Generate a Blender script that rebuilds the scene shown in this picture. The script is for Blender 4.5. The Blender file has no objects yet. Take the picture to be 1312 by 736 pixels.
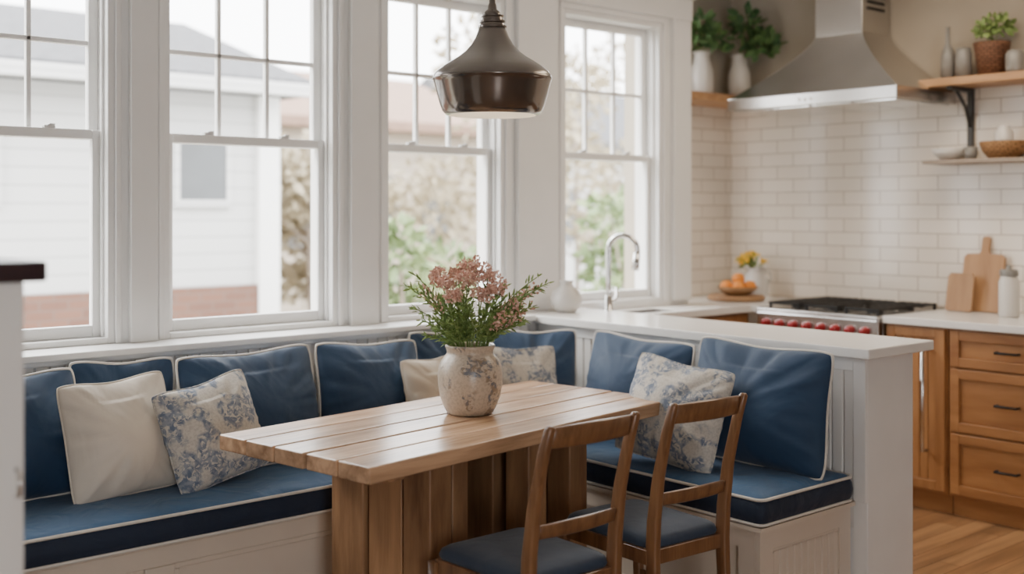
import bpy, bmesh, math, random
from mathutils import Vector, Matrix, noise
random.seed(7)
COL = bpy.context.scene.collection
pi = math.pi

# ------------------------------------------------------------------ materials
def _mat(name):
    m = bpy.data.materials.new(name); m.use_nodes = True
    nt = m.node_tree
    b = nt.nodes["Principled BSDF"]
    return m, nt, b
def N(nt, t, **kw):
    n = nt.nodes.new(t)
    for k, v in kw.items():
        if k in n.inputs: n.inputs[k].default_value = v
        else: setattr(n, k, v)
    return n
def c4(c): return (c[0], c[1], c[2], 1)
def ramp(nt, fac, stops):
    r = nt.nodes.new("ShaderNodeValToRGB")
    el = r.color_ramp.elements
    while len(el) < len(stops): el.new(0.5)
    for e, (p, c) in zip(el, stops):
        e.position = p; e.color = c4(c)
    nt.links.new(fac, r.inputs[0])
    return r.outputs[0]
def coords(nt, scale=(1, 1, 1), kind="Object"):
    tc = nt.nodes.new("ShaderNodeTexCoord")
    mp = nt.nodes.new("ShaderNodeMapping")
    mp.inputs["Scale"].default_value = scale
    nt.links.new(tc.outputs[kind], mp.inputs[0])
    return mp.outputs[0]
def bump(nt, b, h, strength=0.2, dist=0.01, prev=None):
    bp = nt.nodes.new("ShaderNodeBump")
    bp.inputs["Strength"].default_value = strength
    bp.inputs["Distance"].default_value = dist
    nt.links.new(h, bp.inputs["Height"])
    if prev: nt.links.new(prev, bp.inputs["Normal"])
    nt.links.new(bp.outputs[0], b.inputs["Normal"])
    return bp.outputs[0]
def plain(name, col, rough=0.5, metal=0.0, var=0.06, nscale=6, bstr=0.05, bdist=0.002, coat=0, bscale=60):
    m, nt, b = _mat(name)
    co = coords(nt)
    n = N(nt, "ShaderNodeTexNoise", Scale=nscale, Detail=4.0); nt.links.new(co, n.inputs["Vector"])
    lo = [max(0, x * (1 - var)) for x in col]; hi = [min(1, x * (1 + var)) for x in col]
    nt.links.new(ramp(nt, n.outputs[0], [(0.3, lo), (0.7, hi)]), b.inputs["Base Color"])
    b.inputs["Roughness"].default_value = rough; b.inputs["Metallic"].default_value = metal
    b.inputs["Coat Weight"].default_value = coat
    if bstr:
        n2 = N(nt, "ShaderNodeTexNoise", Scale=bscale, Detail=3.0); nt.links.new(co, n2.inputs["Vector"])
        bump(nt, b, n2.outputs[0], bstr, bdist)
    return m
def wood(name, c1, c2, axis=0, rough=0.45, scale=1.0, island=0.25, coat=0.0, cross=14, lo=.45, hi=.85):
    m, nt, b = _mat(name)
    s = [cross * scale] * 3; s[axis] = 1.1 * scale
    co = coords(nt, tuple(s))
    geo = nt.nodes.new("ShaderNodeNewGeometry")
    ad = nt.nodes.new("ShaderNodeVectorMath"); ad.operation = 'ADD'
    mu = nt.nodes.new("ShaderNodeMath"); mu.operation = 'MULTIPLY'; mu.inputs[1].default_value = 37.0
    nt.links.new(geo.outputs["Random Per Island"], mu.inputs[0])
    nt.links.new(co, ad.inputs[0]); nt.links.new(mu.outputs[0], ad.inputs[1])
    n = N(nt, "ShaderNodeTexNoise", Scale=1.0, Detail=6.0, Roughness=0.6, Distortion=0.6); nt.links.new(ad.outputs[0], n.inputs["Vector"])
    n2 = N(nt, "ShaderNodeTexNoise", Scale=5.0, Detail=4.0); nt.links.new(ad.outputs[0], n2.inputs["Vector"])
    mx = nt.nodes.new("ShaderNodeMath"); mx.operation = 'MULTIPLY_ADD'; mx.inputs[1].default_value = 0.35
    nt.links.new(n2.outputs[0], mx.inputs[0]); nt.links.new(n.outputs[0], mx.inputs[2])
    col = ramp(nt, mx.outputs[0], [(lo, c1), (hi, c2)])
    hs = nt.nodes.new("ShaderNodeHueSaturation")
    mr = nt.nodes.new("ShaderNodeMapRange"); mr.inputs[3].default_value = 1 - island; mr.inputs[4].default_value = 1 + island
    nt.links.new(geo.outputs["Random Per Island"], mr.inputs[0])
    nt.links.new(mr.outputs[0], hs.inputs["Value"]); nt.links.new(col, hs.inputs["Color"])
    nt.links.new(hs.outputs[0], b.inputs["Base Color"])
    b.inputs["Roughness"].default_value = rough; b.inputs["Coat Weight"].default_value = coat
    bump(nt, b, n2.outputs[0], 0.12, 0.002)
    return m
def fabric(name, col, var=0.12, wr=0.35, wscale=7.0):
    m, nt, b = _mat(name)
    co = coords(nt)
    n = N(nt, "ShaderNodeTexNoise", Scale=5.0, Detail=4.0); nt.links.new(co, n.inputs["Vector"])
    lo = [x * (1 - var) for x in col]; hi = [x * (1 + var) for x in col]
    nt.links.new(ramp(nt, n.outputs[0], [(0.3, lo), (0.7, hi)]), b.inputs["Base Color"])
    b.inputs["Roughness"].default_value = 0.7
    b.inputs["Sheen Weight"].default_value = 0.12
    n1 = N(nt, "ShaderNodeTexNoise", Scale=wscale, Detail=2.5, Distortion=1.2); nt.links.new(co, n1.inputs["Vector"])
    p = bump(nt, b, n1.outputs[0], wr, 0.035)
    n2 = N(nt, "ShaderNodeTexNoise", Scale=350.0, Detail=1.0); nt.links.new(co, n2.inputs["Vector"])
    bump(nt, b, n2.outputs[0], 0.25, 0.001, p)
    return m
def floral(name, base, ink, ink2, scale=16, th=0.52, m0=0.45, m1=0.56, bigf=0.45, soft=.03, wr=.4):
    m, nt, b = _mat(name)
    co = coords(nt)
    n = N(nt, "ShaderNodeTexNoise", Scale=scale, Detail=5.0, Roughness=0.65, Distortion=1.4); nt.links.new(co, n.inputs["Vector"])
    big = N(nt, "ShaderNodeTexNoise", Scale=scale * bigf, Detail=2.0); nt.links.new(co, big.inputs["Vector"])
    fac = ramp(nt, n.outputs[0], [(th - soft, (0, 0, 0)), (th + soft, (1, 1, 1))])
    fac2 = ramp(nt, big.outputs[0], [(m0, (0, 0, 0)), (m1, (1, 1, 1))])
    mul = nt.nodes.new("ShaderNodeMath"); mul.operation = 'MULTIPLY'
    nt.links.new(fac, mul.inputs[0]); nt.links.new(fac2, mul.inputs[1])
    n3 = N(nt, "ShaderNodeTexNoise", Scale=scale * 1.3, Detail=2.0); nt.links.new(co, n3.inputs["Vector"])
    inkc = ramp(nt, n3.outputs[0], [(0.42, ink), (0.6, ink2)])
    sp = N(nt, "ShaderNodeTexNoise", Scale=scale * 3.5, Detail=3.0); nt.links.new(co, sp.inputs["Vector"])
    basec = ramp(nt, sp.outputs[0], [(0.40, [x * .84 for x in base]), (0.55, base)])
    mix = nt.nodes.new("ShaderNodeMix"); mix.data_type = 'RGBA'
    nt.links.new(mul.outputs[0], mix.inputs[0]); nt.links.new(basec, mix.inputs[6])
    nt.links.new(inkc, mix.inputs[7])
    nt.links.new(mix.outputs[2], b.inputs["Base Color"])
    b.inputs["Roughness"].default_value = 0.75
    n1 = N(nt, "ShaderNodeTexNoise", Scale=7.0, Detail=3.0); nt.links.new(co, n1.inputs["Vector"])
    bump(nt, b, n1.outputs[0], wr, 0.03)
    return m
def brickmat(name, c1, c2, mortar, w, h, ms, plane, rough=0.15, bstr=0.4):
    m, nt, b = _mat(name)
    tc = nt.nodes.new("ShaderNodeTexCoord"); sp = nt.nodes.new("ShaderNodeSeparateXYZ"); cb = nt.nodes.new("ShaderNodeCombineXYZ")
    nt.links.new(tc.outputs["Object"], sp.inputs[0])
    idx = {'x': 0, 'y': 1, 'z': 2}
    nt.links.new(sp.outputs[idx[plane[0]]], cb.inputs[0]); nt.links.new(sp.outputs[idx[plane[1]]], cb.inputs[1])
    br = nt.nodes.new("ShaderNodeTexBrick")
    br.inputs["Color1"].default_value = c4(c1); br.inputs["Color2"].default_value = c4(c2); br.inputs["Mortar"].default_value = c4(mortar)
    br.inputs["Scale"].default_value = 1; br.inputs["Mortar Size"].default_value = ms; br.inputs["Mortar Smooth"].default_value = 0.2
    br.inputs["Brick Width"].default_value = w; br.inputs["Row Height"].default_value = h
    nt.links.new(cb.outputs[0], br.inputs[0]); nt.links.new(br.outputs[0], b.inputs["Base Color"])
    b.inputs["Roughness"].default_value = rough
    inv = nt.nodes.new("ShaderNodeMath"); inv.operation = 'SUBTRACT'; inv.inputs[0].default_value = 1
    nt.links.new(br.outputs[1], inv.inputs[1])
    p = bump(nt, b, inv.outputs[0], bstr, 0.003)
    n = N(nt, "ShaderNodeTexNoise", Scale=9.0); nt.links.new(cb.outputs[0], n.inputs["Vector"])
    bump(nt, b, n.outputs[0], 0.12, 0.01, p)
    return m
def floormat(name):
    m, nt, b = _mat(name)
    tc = nt.nodes.new("ShaderNodeTexCoord")
    br = nt.nodes.new("ShaderNodeTexBrick")
    br.inputs["Color1"].default_value = (0.44, 0.255, 0.125, 1); br.inputs["Color2"].default_value = (0.27, 0.14, 0.065, 1)
    br.inputs["Mortar"].default_value = (0.10, 0.05, 0.025, 1)
    br.inputs["Scale"].default_value = 1; br.inputs["Mortar Size"].default_value = 0.002
    br.inputs["Brick Width"].default_value = 1.1; br.inputs["Row Height"].default_value = 0.10
    nt.links.new(tc.outputs["Object"], br.inputs[0])
    co = coords(nt, (1.5, 22, 1))
    n = N(nt, "ShaderNodeTexNoise", Scale=1.0, Detail=6.0, Distortion=0.5); nt.links.new(co, n.inputs["Vector"])
    g = ramp(nt, n.outputs[0], [(0.3, (0.6, 0.6, 0.6)), (0.7, (1.15, 1.12, 1.08))])
    mix = nt.nodes.new("ShaderNodeMix"); mix.data_type = 'RGBA'; mix.blend_type = 'MULTIPLY'; mix.inputs[0].default_value = 1
    nt.links.new(br.outputs[0], mix.inputs[6]); nt.links.new(g, mix.inputs[7])
    nt.links.new(mix.outputs[2], b.inputs["Base Color"]); b.inputs["Roughness"].default_value = 0.32
    bump(nt, b, n.outputs[0], 0.08, 0.002)
    return m
def siding(name, col, pitch=0.14):
    m, nt, b = _mat(name)
    tc = nt.nodes.new("ShaderNodeTexCoord"); sp = nt.nodes.new("ShaderNodeSeparateXYZ")
    nt.links.new(tc.outputs["Object"], sp.inputs[0])
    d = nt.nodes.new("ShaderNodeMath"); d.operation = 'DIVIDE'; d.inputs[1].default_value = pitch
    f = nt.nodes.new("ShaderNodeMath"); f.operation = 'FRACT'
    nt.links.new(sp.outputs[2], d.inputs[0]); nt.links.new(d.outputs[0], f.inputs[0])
    nt.links.new(ramp(nt, f.outputs[0], [(0.0, [x * 0.6 for x in col]), (0.14, col)]), b.inputs["Base Color"])  # darker lap lines: shading along each board painted into the colour
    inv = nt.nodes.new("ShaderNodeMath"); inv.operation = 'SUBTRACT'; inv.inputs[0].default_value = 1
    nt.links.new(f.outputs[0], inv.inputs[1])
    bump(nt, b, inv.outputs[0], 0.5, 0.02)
    b.inputs["Roughness"].default_value = 0.7
    return m
def glassmat(name, gl=0.06):
    m, nt, b = _mat(name)
    nt.nodes.remove(b)
    out = nt.nodes["Material Output"]
    tr = nt.nodes.new("ShaderNodeBsdfTransparent"); tr.inputs[0].default_value = (0.97, 0.98, 0.98, 1)
    g = nt.nodes.new("ShaderNodeBsdfGlossy"); g.inputs["Roughness"].default_value = 0.02
    fr = nt.nodes.new("ShaderNodeFresnel"); fr.inputs[0].default_value = 1.3
    mx = nt.nodes.new("ShaderNodeMixShader")
    nt.links.new(fr.outputs[0], mx.inputs[0]); nt.links.new(tr.outputs[0], mx.inputs[1]); nt.links.new(g.outputs[0], mx.inputs[2])
    nt.links.new(mx.outputs[0], out.inputs[0])
    return m
def leafmat(name, c1, c2):
    m, nt, b = _mat(name)
    geo = nt.nodes.new("ShaderNodeNewGeometry")
    nt.links.new(ramp(nt, geo.outputs["Random Per Island"], [(0.0, c1), (1.0, c2)]), b.inputs["Base Color"])
    b.inputs["Roughness"].default_value = 0.55
    return m

M_white = plain("white_trim_paint", (0.83, 0.82, 0.80), 0.38, var=0.02, bstr=0.02)
M_bead = plain("beadboard_paint", (0.74, 0.715, 0.68), 0.45, var=0.02, bstr=0.02)
M_cream = plain("cream_cabinet_paint", (0.66, 0.57, 0.47), 0.4, var=0.03, bstr=0.02)
M_greige = plain("greige_wall_paint", (0.42, 0.365, 0.29), 0.8, var=0.03, bstr=0.05)
M_ceil = plain("ceiling_paint", (0.80, 0.80, 0.79), 0.9, var=0.02)
M_wallp = plain("plain_wall_paint", (0.40, 0.375, 0.34), 0.85, var=0.03)
M_floor = floormat("oak_floor_planks")
M_tile_y = brickmat("subway_tile_back", (0.84, 0.765, 0.67), (0.78, 0.70, 0.60), (0.47, 0.39, 0.31), 0.23, 0.078, 0.003, "yz")
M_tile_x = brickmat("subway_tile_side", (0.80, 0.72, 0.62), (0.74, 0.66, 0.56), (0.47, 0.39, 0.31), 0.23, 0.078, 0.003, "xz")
M_quartz = plain("white_quartz", (0.82, 0.80, 0.77), 0.2, var=0.03, nscale=3, bstr=0)
M_table = wood("table_wood", (0.20, 0.11, 0.058), (0.56, 0.36, 0.22), 0, 0.26, 1.0, 0.22, cross=12, lo=.40, hi=.80)
M_tableleg = wood("table_leg_wood", (0.14, 0.067, 0.03), (0.36, 0.20, 0.10), 2, 0.5, 1.0, 0.42, cross=8)
M_chair = wood("chair_wood", (0.12, 0.052, 0.023), (0.245, 0.122, 0.056), 2, 0.3, 1.5, 0.06, 0.3)
M_cab = wood("cabinet_wood", (0.24, 0.10, 0.035), (0.39, 0.185, 0.07), 1, 0.38, 1.0, 0.08, 0.15, cross=8)
M_cabv = wood("cabinet_door_wood", (0.24, 0.10, 0.035), (0.39, 0.185, 0.07), 2, 0.38, 1.0, 0.12, 0.15, cross=8)
M_shelf = wood("shelf_wood", (0.34, 0.185, 0.09), (0.50, 0.30, 0.16), 1, 0.5)
M_shelf2 = wood("grey_shelf_wood", (0.24, 0.19, 0.15), (0.36, 0.29, 0.23), 1, 0.5)
M_board = wood("board_wood", (0.28, 0.145, 0.066), (0.42, 0.245, 0.12), 2, 0.5, cross=7)
M_darkwood = wood("dark_wood", (0.02, 0.010, 0.012), (0.045, 0.020, 0.022), 0, 0.3)
M_navy = fabric("navy_fabric", (0.014, 0.043, 0.096), wr=.4, wscale=4)
M_seat_lit = fabric("lit_blue_seat_fabric", (0.034, 0.100, 0.21), wr=0.45, wscale=6)  # lighter blue: light on the cushion top put into the colour
M_seat_shade = fabric("shaded_cushion_side_fabric", (0.006, 0.016, 0.040), wr=0.3, wscale=8)  # darker copy: shade on the cushion fronts painted into the colour
M_slate = fabric("slate_blue_fabric", (0.026, 0.044, 0.078), wr=0.15)
M_creamf = fabric("cream_linen", (0.63, 0.56, 0.47), 0.05, wr=.5, wscale=4)
M_pipe = plain("cream_piping", (0.68, 0.64, 0.58), 0.7, bstr=0)
M_floral = floral("blue_floral_linen", (0.54, 0.50, 0.44), (0.13, 0.16, 0.22), (0.26, 0.28, 0.31), 38, 0.47, .44, .50, .3)
M_steel = plain("brushed_steel", (0.62, 0.60, 0.58), 0.25, 1.0, 0.06, 3, 0.03)
M_chrome = plain("chrome", (0.76, 0.76, 0.76), 0.12, 1.0, 0.02, 3, 0)
M_black = plain("black_iron", (0.015, 0.015, 0.016), 0.45, 0.5)
M_iron = plain("grey_iron", (0.07, 0.068, 0.066), 0.45, 0.6)
M_red = plain("red_knob_enamel", (0.28, 0.012, 0.018), 0.25, 0, coat=0.5, bstr=0)
M_lamp = plain("bronze_grey_enamel", (0.22, 0.195, 0.175), 0.28, 0.6, 0.06, 4, 0.01, coat=.3)
M_lamp2 = plain("polished_bronze_band", (0.18, 0.155, 0.138), 0.18, 0.75, 0.06, 4, 0.01, coat=.3)
M_bronze = plain("bronze", (0.12, 0.06, 0.035), 0.35, 0.8, bstr=0)
M_ceramic = plain("white_ceramic", (0.66, 0.63, 0.59), 0.3, var=0.04, bstr=0.02)
M_greyc = plain("grey_ceramic", (0.24, 0.23, 0.215), 0.35, bstr=0.02)
M_vase = floral("crackled_vase_glaze", (0.56, 0.47, 0.37), (0.15, 0.165, 0.20), (0.30, 0.23, 0.165), 34, 0.50, .50, .55, .34, .03, .1)
M_vase.node_tree.nodes["Principled BSDF"].inputs["Roughness"].default_value = 0.3
M_lampin = plain("lamp_white_enamel", (0.84, 0.81, 0.76), 0.5, bstr=0)
M_bulb = plain("lit_bulb_glass", (0.9, 0.85, 0.75), 0.4, bstr=0)
_b = M_bulb.node_tree.nodes["Principled BSDF"]; _b.inputs["Emission Color"].default_value = (1, .85, .65, 1); _b.inputs["Emission Strength"].default_value = 12
M_stem = plain("green_stem", (0.19, 0.28, 0.08), 0.6, bstr=0)
M_leaf = leafmat("sprig_leaf", (0.11, 0.19, 0.045), (0.34, 0.46, 0.16))
M_leafd = leafmat("dark_leaf", (0.035, 0.10, 0.035), (0.14, 0.25, 0.08))
M_petal = leafmat("dusty_pink_petal", (0.58, 0.31, 0.235), (0.90, 0.64, 0.52))
M_yellow = leafmat("yellow_petal", (0.85, 0.50, 0.03), (0.95, 0.68, 0.08))
M_orange = plain("orange_peel", (0.85, 0.30, 0.04), 0.45)
M_wicker = brickmat("woven_wicker", (0.42, 0.22, 0.09), (0.30, 0.15, 0.06), (0.12, 0.06, 0.02), 0.03, 0.012, 0.002, "yz", 0.7, 0.8)
M_basket = brickmat("dark_woven_pot", (0.22, 0.10, 0.05), (0.14, 0.06, 0.03), (0.05, 0.02, 0.01), 0.03, 0.014, 0.002, "yz", 0.7, 0.8)
M_glass = glassmat("window_glass")
M_grey = plain("grey_sash_line", (0.70, 0.69, 0.67), 0.45, bstr=0)
M_siding = siding("white_siding", (0.54, 0.535, 0.525))
M_siding2 = siding("tan_siding", (0.44, 0.37, 0.30), 0.18)
M_roof = plain("grey_shingle", (0.10, 0.10, 0.105), 0.9, var=0.2, nscale=12)
M_roof2 = plain("rust_shingle", (0.26, 0.165, 0.12), 0.9, var=0.2, nscale=12)
M_brick = brickmat("red_brick", (0.18, 0.09, 0.06), (0.14, 0.07, 0.05), (0.15, 0.10, 0.08), 0.22, 0.075, 0.008, "xz", 0.9)
M_ground = plain("pale_ground", (0.26, 0.25, 0.19), 0.95, var=0.25, nscale=2)
M_darkpane = plain("dark_window_pane", (0.09, 0.095, 0.10), 0.3, bstr=0)
M_bark = plain("bark", (0.24, 0.19, 0.15), 0.9, var=0.25, bstr=0.3)
M_tanleaf = leafmat("tan_leaf", (0.27, 0.22, 0.135), (0.43, 0.36, 0.245))
M_outleaf = leafmat("garden_leaf", (0.10, 0.16, 0.055), (0.26, 0.32, 0.14))

# ------------------------------------------------------------------ mesh helpers
def tag(o, label=None, cat=None, group=None, kind=None):
    if label: o["label"] = label
    if cat: o["category"] = cat
    if group: o["group"] = group
    if kind: o["kind"] = kind
    return o
def obj(name, verts, faces, mat, parent=None, smooth=False, loc=(0, 0, 0), rot=(0, 0, 0)):
    me = bpy.data.meshes.new(name)
    me.from_pydata([tuple(v) for v in verts], [], faces); me.update()
    if smooth:
        for p in me.polygons: p.use_smooth = True
    me.materials.append(mat)
    o = bpy.data.objects.new(name, me); COL.objects.link(o)
    o.location = loc; o.rotation_euler = rot
    if parent: o.parent = parent
    return o
def from_bm(name, bm, mat, parent=None, smooth=False, loc=(0, 0, 0), rot=(0, 0, 0)):
    bmesh.ops.recalc_face_normals(bm, faces=bm.faces)
    me = bpy.data.meshes.new(name); bm.to_mesh(me); bm.free()
    if smooth:
        for p in me.polygons: p.use_smooth = True
    me.materials.append(mat)
    o = bpy.data.objects.new(name, me); COL.objects.link(o)
    o.location = loc; o.rotation_euler = rot
    if parent: o.parent = parent
    return o
def empty(name, loc=(0, 0, 0), rotz=0, label=None, cat=None, group=None, kind=None):
    o = bpy.data.objects.new(name, None); COL.objects.link(o)
    o.location = loc; o.rotation_euler = (0, 0, rotz); o.empty_display_size = 0.1
    return tag(o, label, cat, group, kind)
def boxes(name, lst, mat, parent=None, bevel=0.003, seg=2, loc=(0, 0, 0), rot=(0, 0, 0)):
    bm = bmesh.new()
    for lo, hi in lst:
        b2 = bmesh.new()
        bmesh.ops.create_cube(b2, size=1)
        for v in b2.verts:
            v.co = Vector([(lo[i] + hi[i]) / 2 + v.co[i] * (hi[i] - lo[i]) for i in range(3)])
        if bevel:
            mn = min(hi[i] - lo[i] for i in range(3))
            bmesh.ops.bevel(b2, geom=list(b2.edges), offset=min(bevel, mn * 0.45), segments=seg, affect='EDGES', profile=0.5)
        t = bpy.data.meshes.new("t"); b2.to_mesh(t); b2.free(); bm.from_mesh(t); bpy.data.meshes.remove(t)
    return from_bm(name, bm, mat, parent, False, loc, rot)
def box(name, lo, hi, mat, parent=None, bevel=0.003, seg=2, loc=(0, 0, 0), rot=(0, 0, 0)):
    return boxes(name, [(lo, hi)], mat, parent, bevel, seg, loc, rot)
def loft(name, rings, mat, parent=None, smooth=True, cap=True, loc=(0, 0, 0), rot=(0, 0, 0), closed=False):
    v = []; f = []; n = len(rings[0])
    for r in rings: v += [Vector(p) for p in r]
    R = len(rings)
    for i in range(R if closed else R - 1):
        a = i * n; b = ((i + 1) % R) * n
        for j in range(n):
            f.append((a + j, a + (j + 1) % n, b + (j + 1) % n, b + j))
    if cap and not closed:
        f.append(tuple(range(n - 1, -1, -1))); f.append(tuple((R - 1) * n + j for j in range(n)))
    bm = bmesh.new()
    vs = [bm.verts.new(p) for p in v]
    for q in f:
        try: bm.faces.new([vs[k] for k in q])
        except Exception: pass
    return from_bm(name, bm, mat, parent, smooth, loc, rot)
def tube_rings(pts, r, seg=8, closed=False):
    pts = [Vector(p) for p in pts]; n = len(pts); rings = []
    if not hasattr(r, "__len__"): r = [r] * n
    nrm = None
    for i, p in enumerate(pts):
        if closed: t = pts[(i + 1) % n] - pts[i - 1]
        else: t = pts[min(i + 1, n - 1)] - pts[max(i - 1, 0)]
        t.normalize()
        if nrm is None:
            nrm = t.orthogonal().normalized()
        else:
            nrm = (nrm - t * nrm.dot(t))
            nrm = nrm.normalized() if nrm.length > 1e-6 else t.orthogonal().normalized()
        bn = t.cross(nrm)
        rings.append([p + (nrm * math.cos(2 * pi * k / seg) + bn * math.sin(2 * pi * k / seg)) * r[i] for k in range(seg)])
    return rings
def tube(name, pts, r, mat, parent=None, seg=8, closed=False, loc=(0, 0, 0), rot=(0, 0, 0)):
    return loft(name, tube_rings(pts, r, seg, closed), mat, parent, True, True, loc, rot, closed)
def lathe(name, prof, mat, parent=None, seg=40, loc=(0, 0, 0), rot=(0, 0, 0), smooth=True):
    rings = [[(max(r, 0.0002) * math.cos(2 * pi * k / seg), max(r, 0.0002) * math.sin(2 * pi * k / seg), z) for k in range(seg)] for r, z in prof]
    return loft(name, rings, mat, parent, smooth, False, loc, rot)
def rrect(cx, cy, w, d, z, r=0.006):
    out = []
    for (sx, sy, a0) in ((1, 1, 0), (-1, 1, 90), (-1, -1, 180), (1, -1, 270)):
        for a in (0, 45, 90):
            t = math.radians(a0 + a)
            out.append((cx + sx * (w / 2 - r) + r * math.cos(t), cy + sy * (d / 2 - r) + r * math.sin(t), z))
    return out
def leafgeo(V, F, p, d, L, W, up=None):
    d = Vector(d).normalized()
    up = Vector(up) if up is not None else Vector((random.uniform(-1, 1), random.uniform(-1, 1), random.uniform(-.3, 1)))
    s = d.cross(up)
    if s.length < 1e-4: s = d.orthogonal()
    s.normalize(); n = s.cross(d); p = Vector(p); b = len(V)
    V += [p, p + d * L * .35 + s * W * .5 - n * L * .05, p + d * L * .75 + s * W * .35 - n * L * .05, p + d * L - n * L * .12,
          p + d * L * .75 - s * W * .35 - n * L * .05, p + d * L * .35 - s * W * .5 - n * L * .05, p + d * L * .5 + n * L * .03]
    F += [(b, b + 1, b + 6), (b + 1, b + 2, b + 6), (b + 2, b + 3, b + 6), (b + 3, b + 4, b + 6), (b + 4, b + 5, b + 6), (b + 5, b, b + 6)]
def rnd_dir(zlo=-1, zhi=1):
    z = random.uniform(zlo, zhi); a = random.uniform(0, 2 * pi); r = math.sqrt(max(0, 1 - z * z))
    return Vector((r * math.cos(a), r * math.sin(a), z))
def foliage(name, centers, n, L, W, mat, parent=None, loc=(0, 0, 0), zlo=-0.6):
    V = []; F = []
    for _ in range(n):
        c, r = random.choice(centers)
        d = rnd_dir(zlo, 1); p = Vector(c) + d * r * random.uniform(0.4, 1.0)
        l = L * random.uniform(0.6, 1.2)
        leafgeo(V, F, p, (d + rnd_dir() * 0.7), l, W * l / L)
    return obj(name, V, F, mat, parent, False, loc)
def beadboard(name, p0, u, length, z0, z1, nrm, mat, parent=None, pitch=0.05):
    u = Vector(u); nrm = Vector(nrm); p0 = Vector(p0); prof = []
    k = int(length / pitch); pitch = length / k
    for i in range(k):
        s = i * pitch
        prof += [(s, 0.006), (s + pitch - 0.012, 0.006), (s + pitch - 0.008, -0.002), (s + pitch - 0.004, -0.002)]
    prof.append((length, 0.006))
    V = []; F = []
    for s, h in prof:
        q = p0 + u * s + nrm * h
        V += [Vector((q.x, q.y, z0)), Vector((q.x, q.y, z1))]
    for i in range(len(prof) - 1): F.append((2 * i, 2 * i + 2, 2 * i + 3, 2 * i + 1))
    return obj(name, V, F, mat, parent)

# ------------------------------------------------------------------ camera
cam = bpy.data.cameras.new("camera"); co = bpy.data.objects.new("camera", cam); COL.objects.link(co)
co.location = (0, 0, 1.45); co.rotation_euler = (pi / 2, 0, -math.radians(40.8))
cam.sensor_width = 36; cam.lens = 1454 / 1312 * 36; cam.shift_y = -98 / 1312
cam.clip_start = 0.05; cam.clip_end = 200
cam.dof.use_dof = True; cam.dof.focus_distance = 3.7; cam.dof.aperture_fstop = 1.4
bpy.context.scene.camera = co

# ------------------------------------------------------------------ room shell
S = "structure"
tag(box("floor", (-2.5, -3.0, -0.1), (5.9, 4.7, 0.0), M_floor, bevel=0), "warm oak plank floor", None, None, S)
tag(box("ceiling", (-2.5, -3.0, 2.78), (5.9, 4.7, 2.88), M_ceil, bevel=0), "plain white ceiling", None, None, S)
YW = 4.15
WIN = [(0.87, 1.635), (1.825, 2.60), (2.838, 3.535), (3.915, 4.665)]
Z0, Z1 = 0.958, 2.47
segs = [((-2.5, YW, 0), (4.88, YW + .2, Z0)), ((-2.5, YW, Z1), (4.88, YW + .2, 2.78))]
xs = [-2.5] + [v for w in WIN for v in w] + [4.88]
for i in range(0, len(xs), 2): segs.append(((xs[i], YW, Z0), (xs[i + 1], YW + .2, Z1)))
tag(boxes("wall_window", segs, M_white, bevel=0), "white painted wall with four tall window openings", None, None, S)
tag(box("wall_side", (4.84, 4.5, 0), (5.7, 4.6, 2.78), M_greige, bevel=0), "greige painted wall beside the kitchen corner", None, None, S)
tag(box("wall_back", (5.7, -3.0, 0), (5.85, 4.6, 2.78), M_greige, bevel=0), "greige painted kitchen wall", None, None, S)
tag(box("wall_backsplash", (5.688, 1.0, 0.93), (5.7, 4.5, 2.11), M_tile_y, bevel=0), "cream subway tile backsplash behind the range", None, None, S)
tag(box("wall_backsplash_side", (4.885, 4.488, 0.93), (5.688, 4.5, 2.11), M_tile_x, bevel=0), "cream subway tile backsplash in the corner", None, None, S)
tag(box("wall_left", (-2.6, -3.0, 0), (-2.5, 4.7, 2.78), M_wallp, bevel=0), "plain painted side wall", None, None, S)
tag(boxes("wall_rear", [((-2.6, -3.1, 0), (-1.5, -3.0, 2.78)), ((-.1, -3.1, 0), (5.9, -3.0, 2.78)), ((-1.5, -3.1, 2.2), (-.1, -3.0, 2.78))], M_wallp, bevel=0), "plain painted rear wall with an unseen opening added for fill light", None, None, S)  # opening added behind the camera to let fill light in
k = 1
for a, b in ((1.685, 1.79), (2.65, 2.79), (3.60, 3.86), (4.73, 4.875)):
    tag(box("trim_%d" % k, (a, YW - 0.03, 0.957), (b, YW, 2.50), M_white, bevel=0.004), "white pilaster board between windows", None, None, S); k += 1
tag(boxes("trim_%d" % k, [((-2.5, YW - .035, 2.50), (4.88, YW, 2.62)), ((-2.5, YW - .06, 2.62), (4.89, YW, 2.65))], M_white), "white header board above the windows", None, None, S); k += 1
tag(boxes("trim_%d" % k, [((-2.5, 3.965, 0.932), (3.575, YW, 0.957)), ((-2.5, 3.992, 0.912), (3.575, 4.012, 0.932))], M_white, bevel=0.005), "white ledge capping the wainscot", None, None, S); k += 1
tag(box("wall_wainscot", (-2.5, 4.010, 0.0), (3.62, YW, 0.93), M_bead, bevel=0), "white low wall behind the bench", None, None, S)
tag(beadboard("wall_wainscot_beadboard", (0.3, 4.006, 0), (1, 0, 0), 3.31, 0.3, 0.93, (0, -1, 0), M_bead), "white beadboard wainscot", None, None, S)

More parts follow.
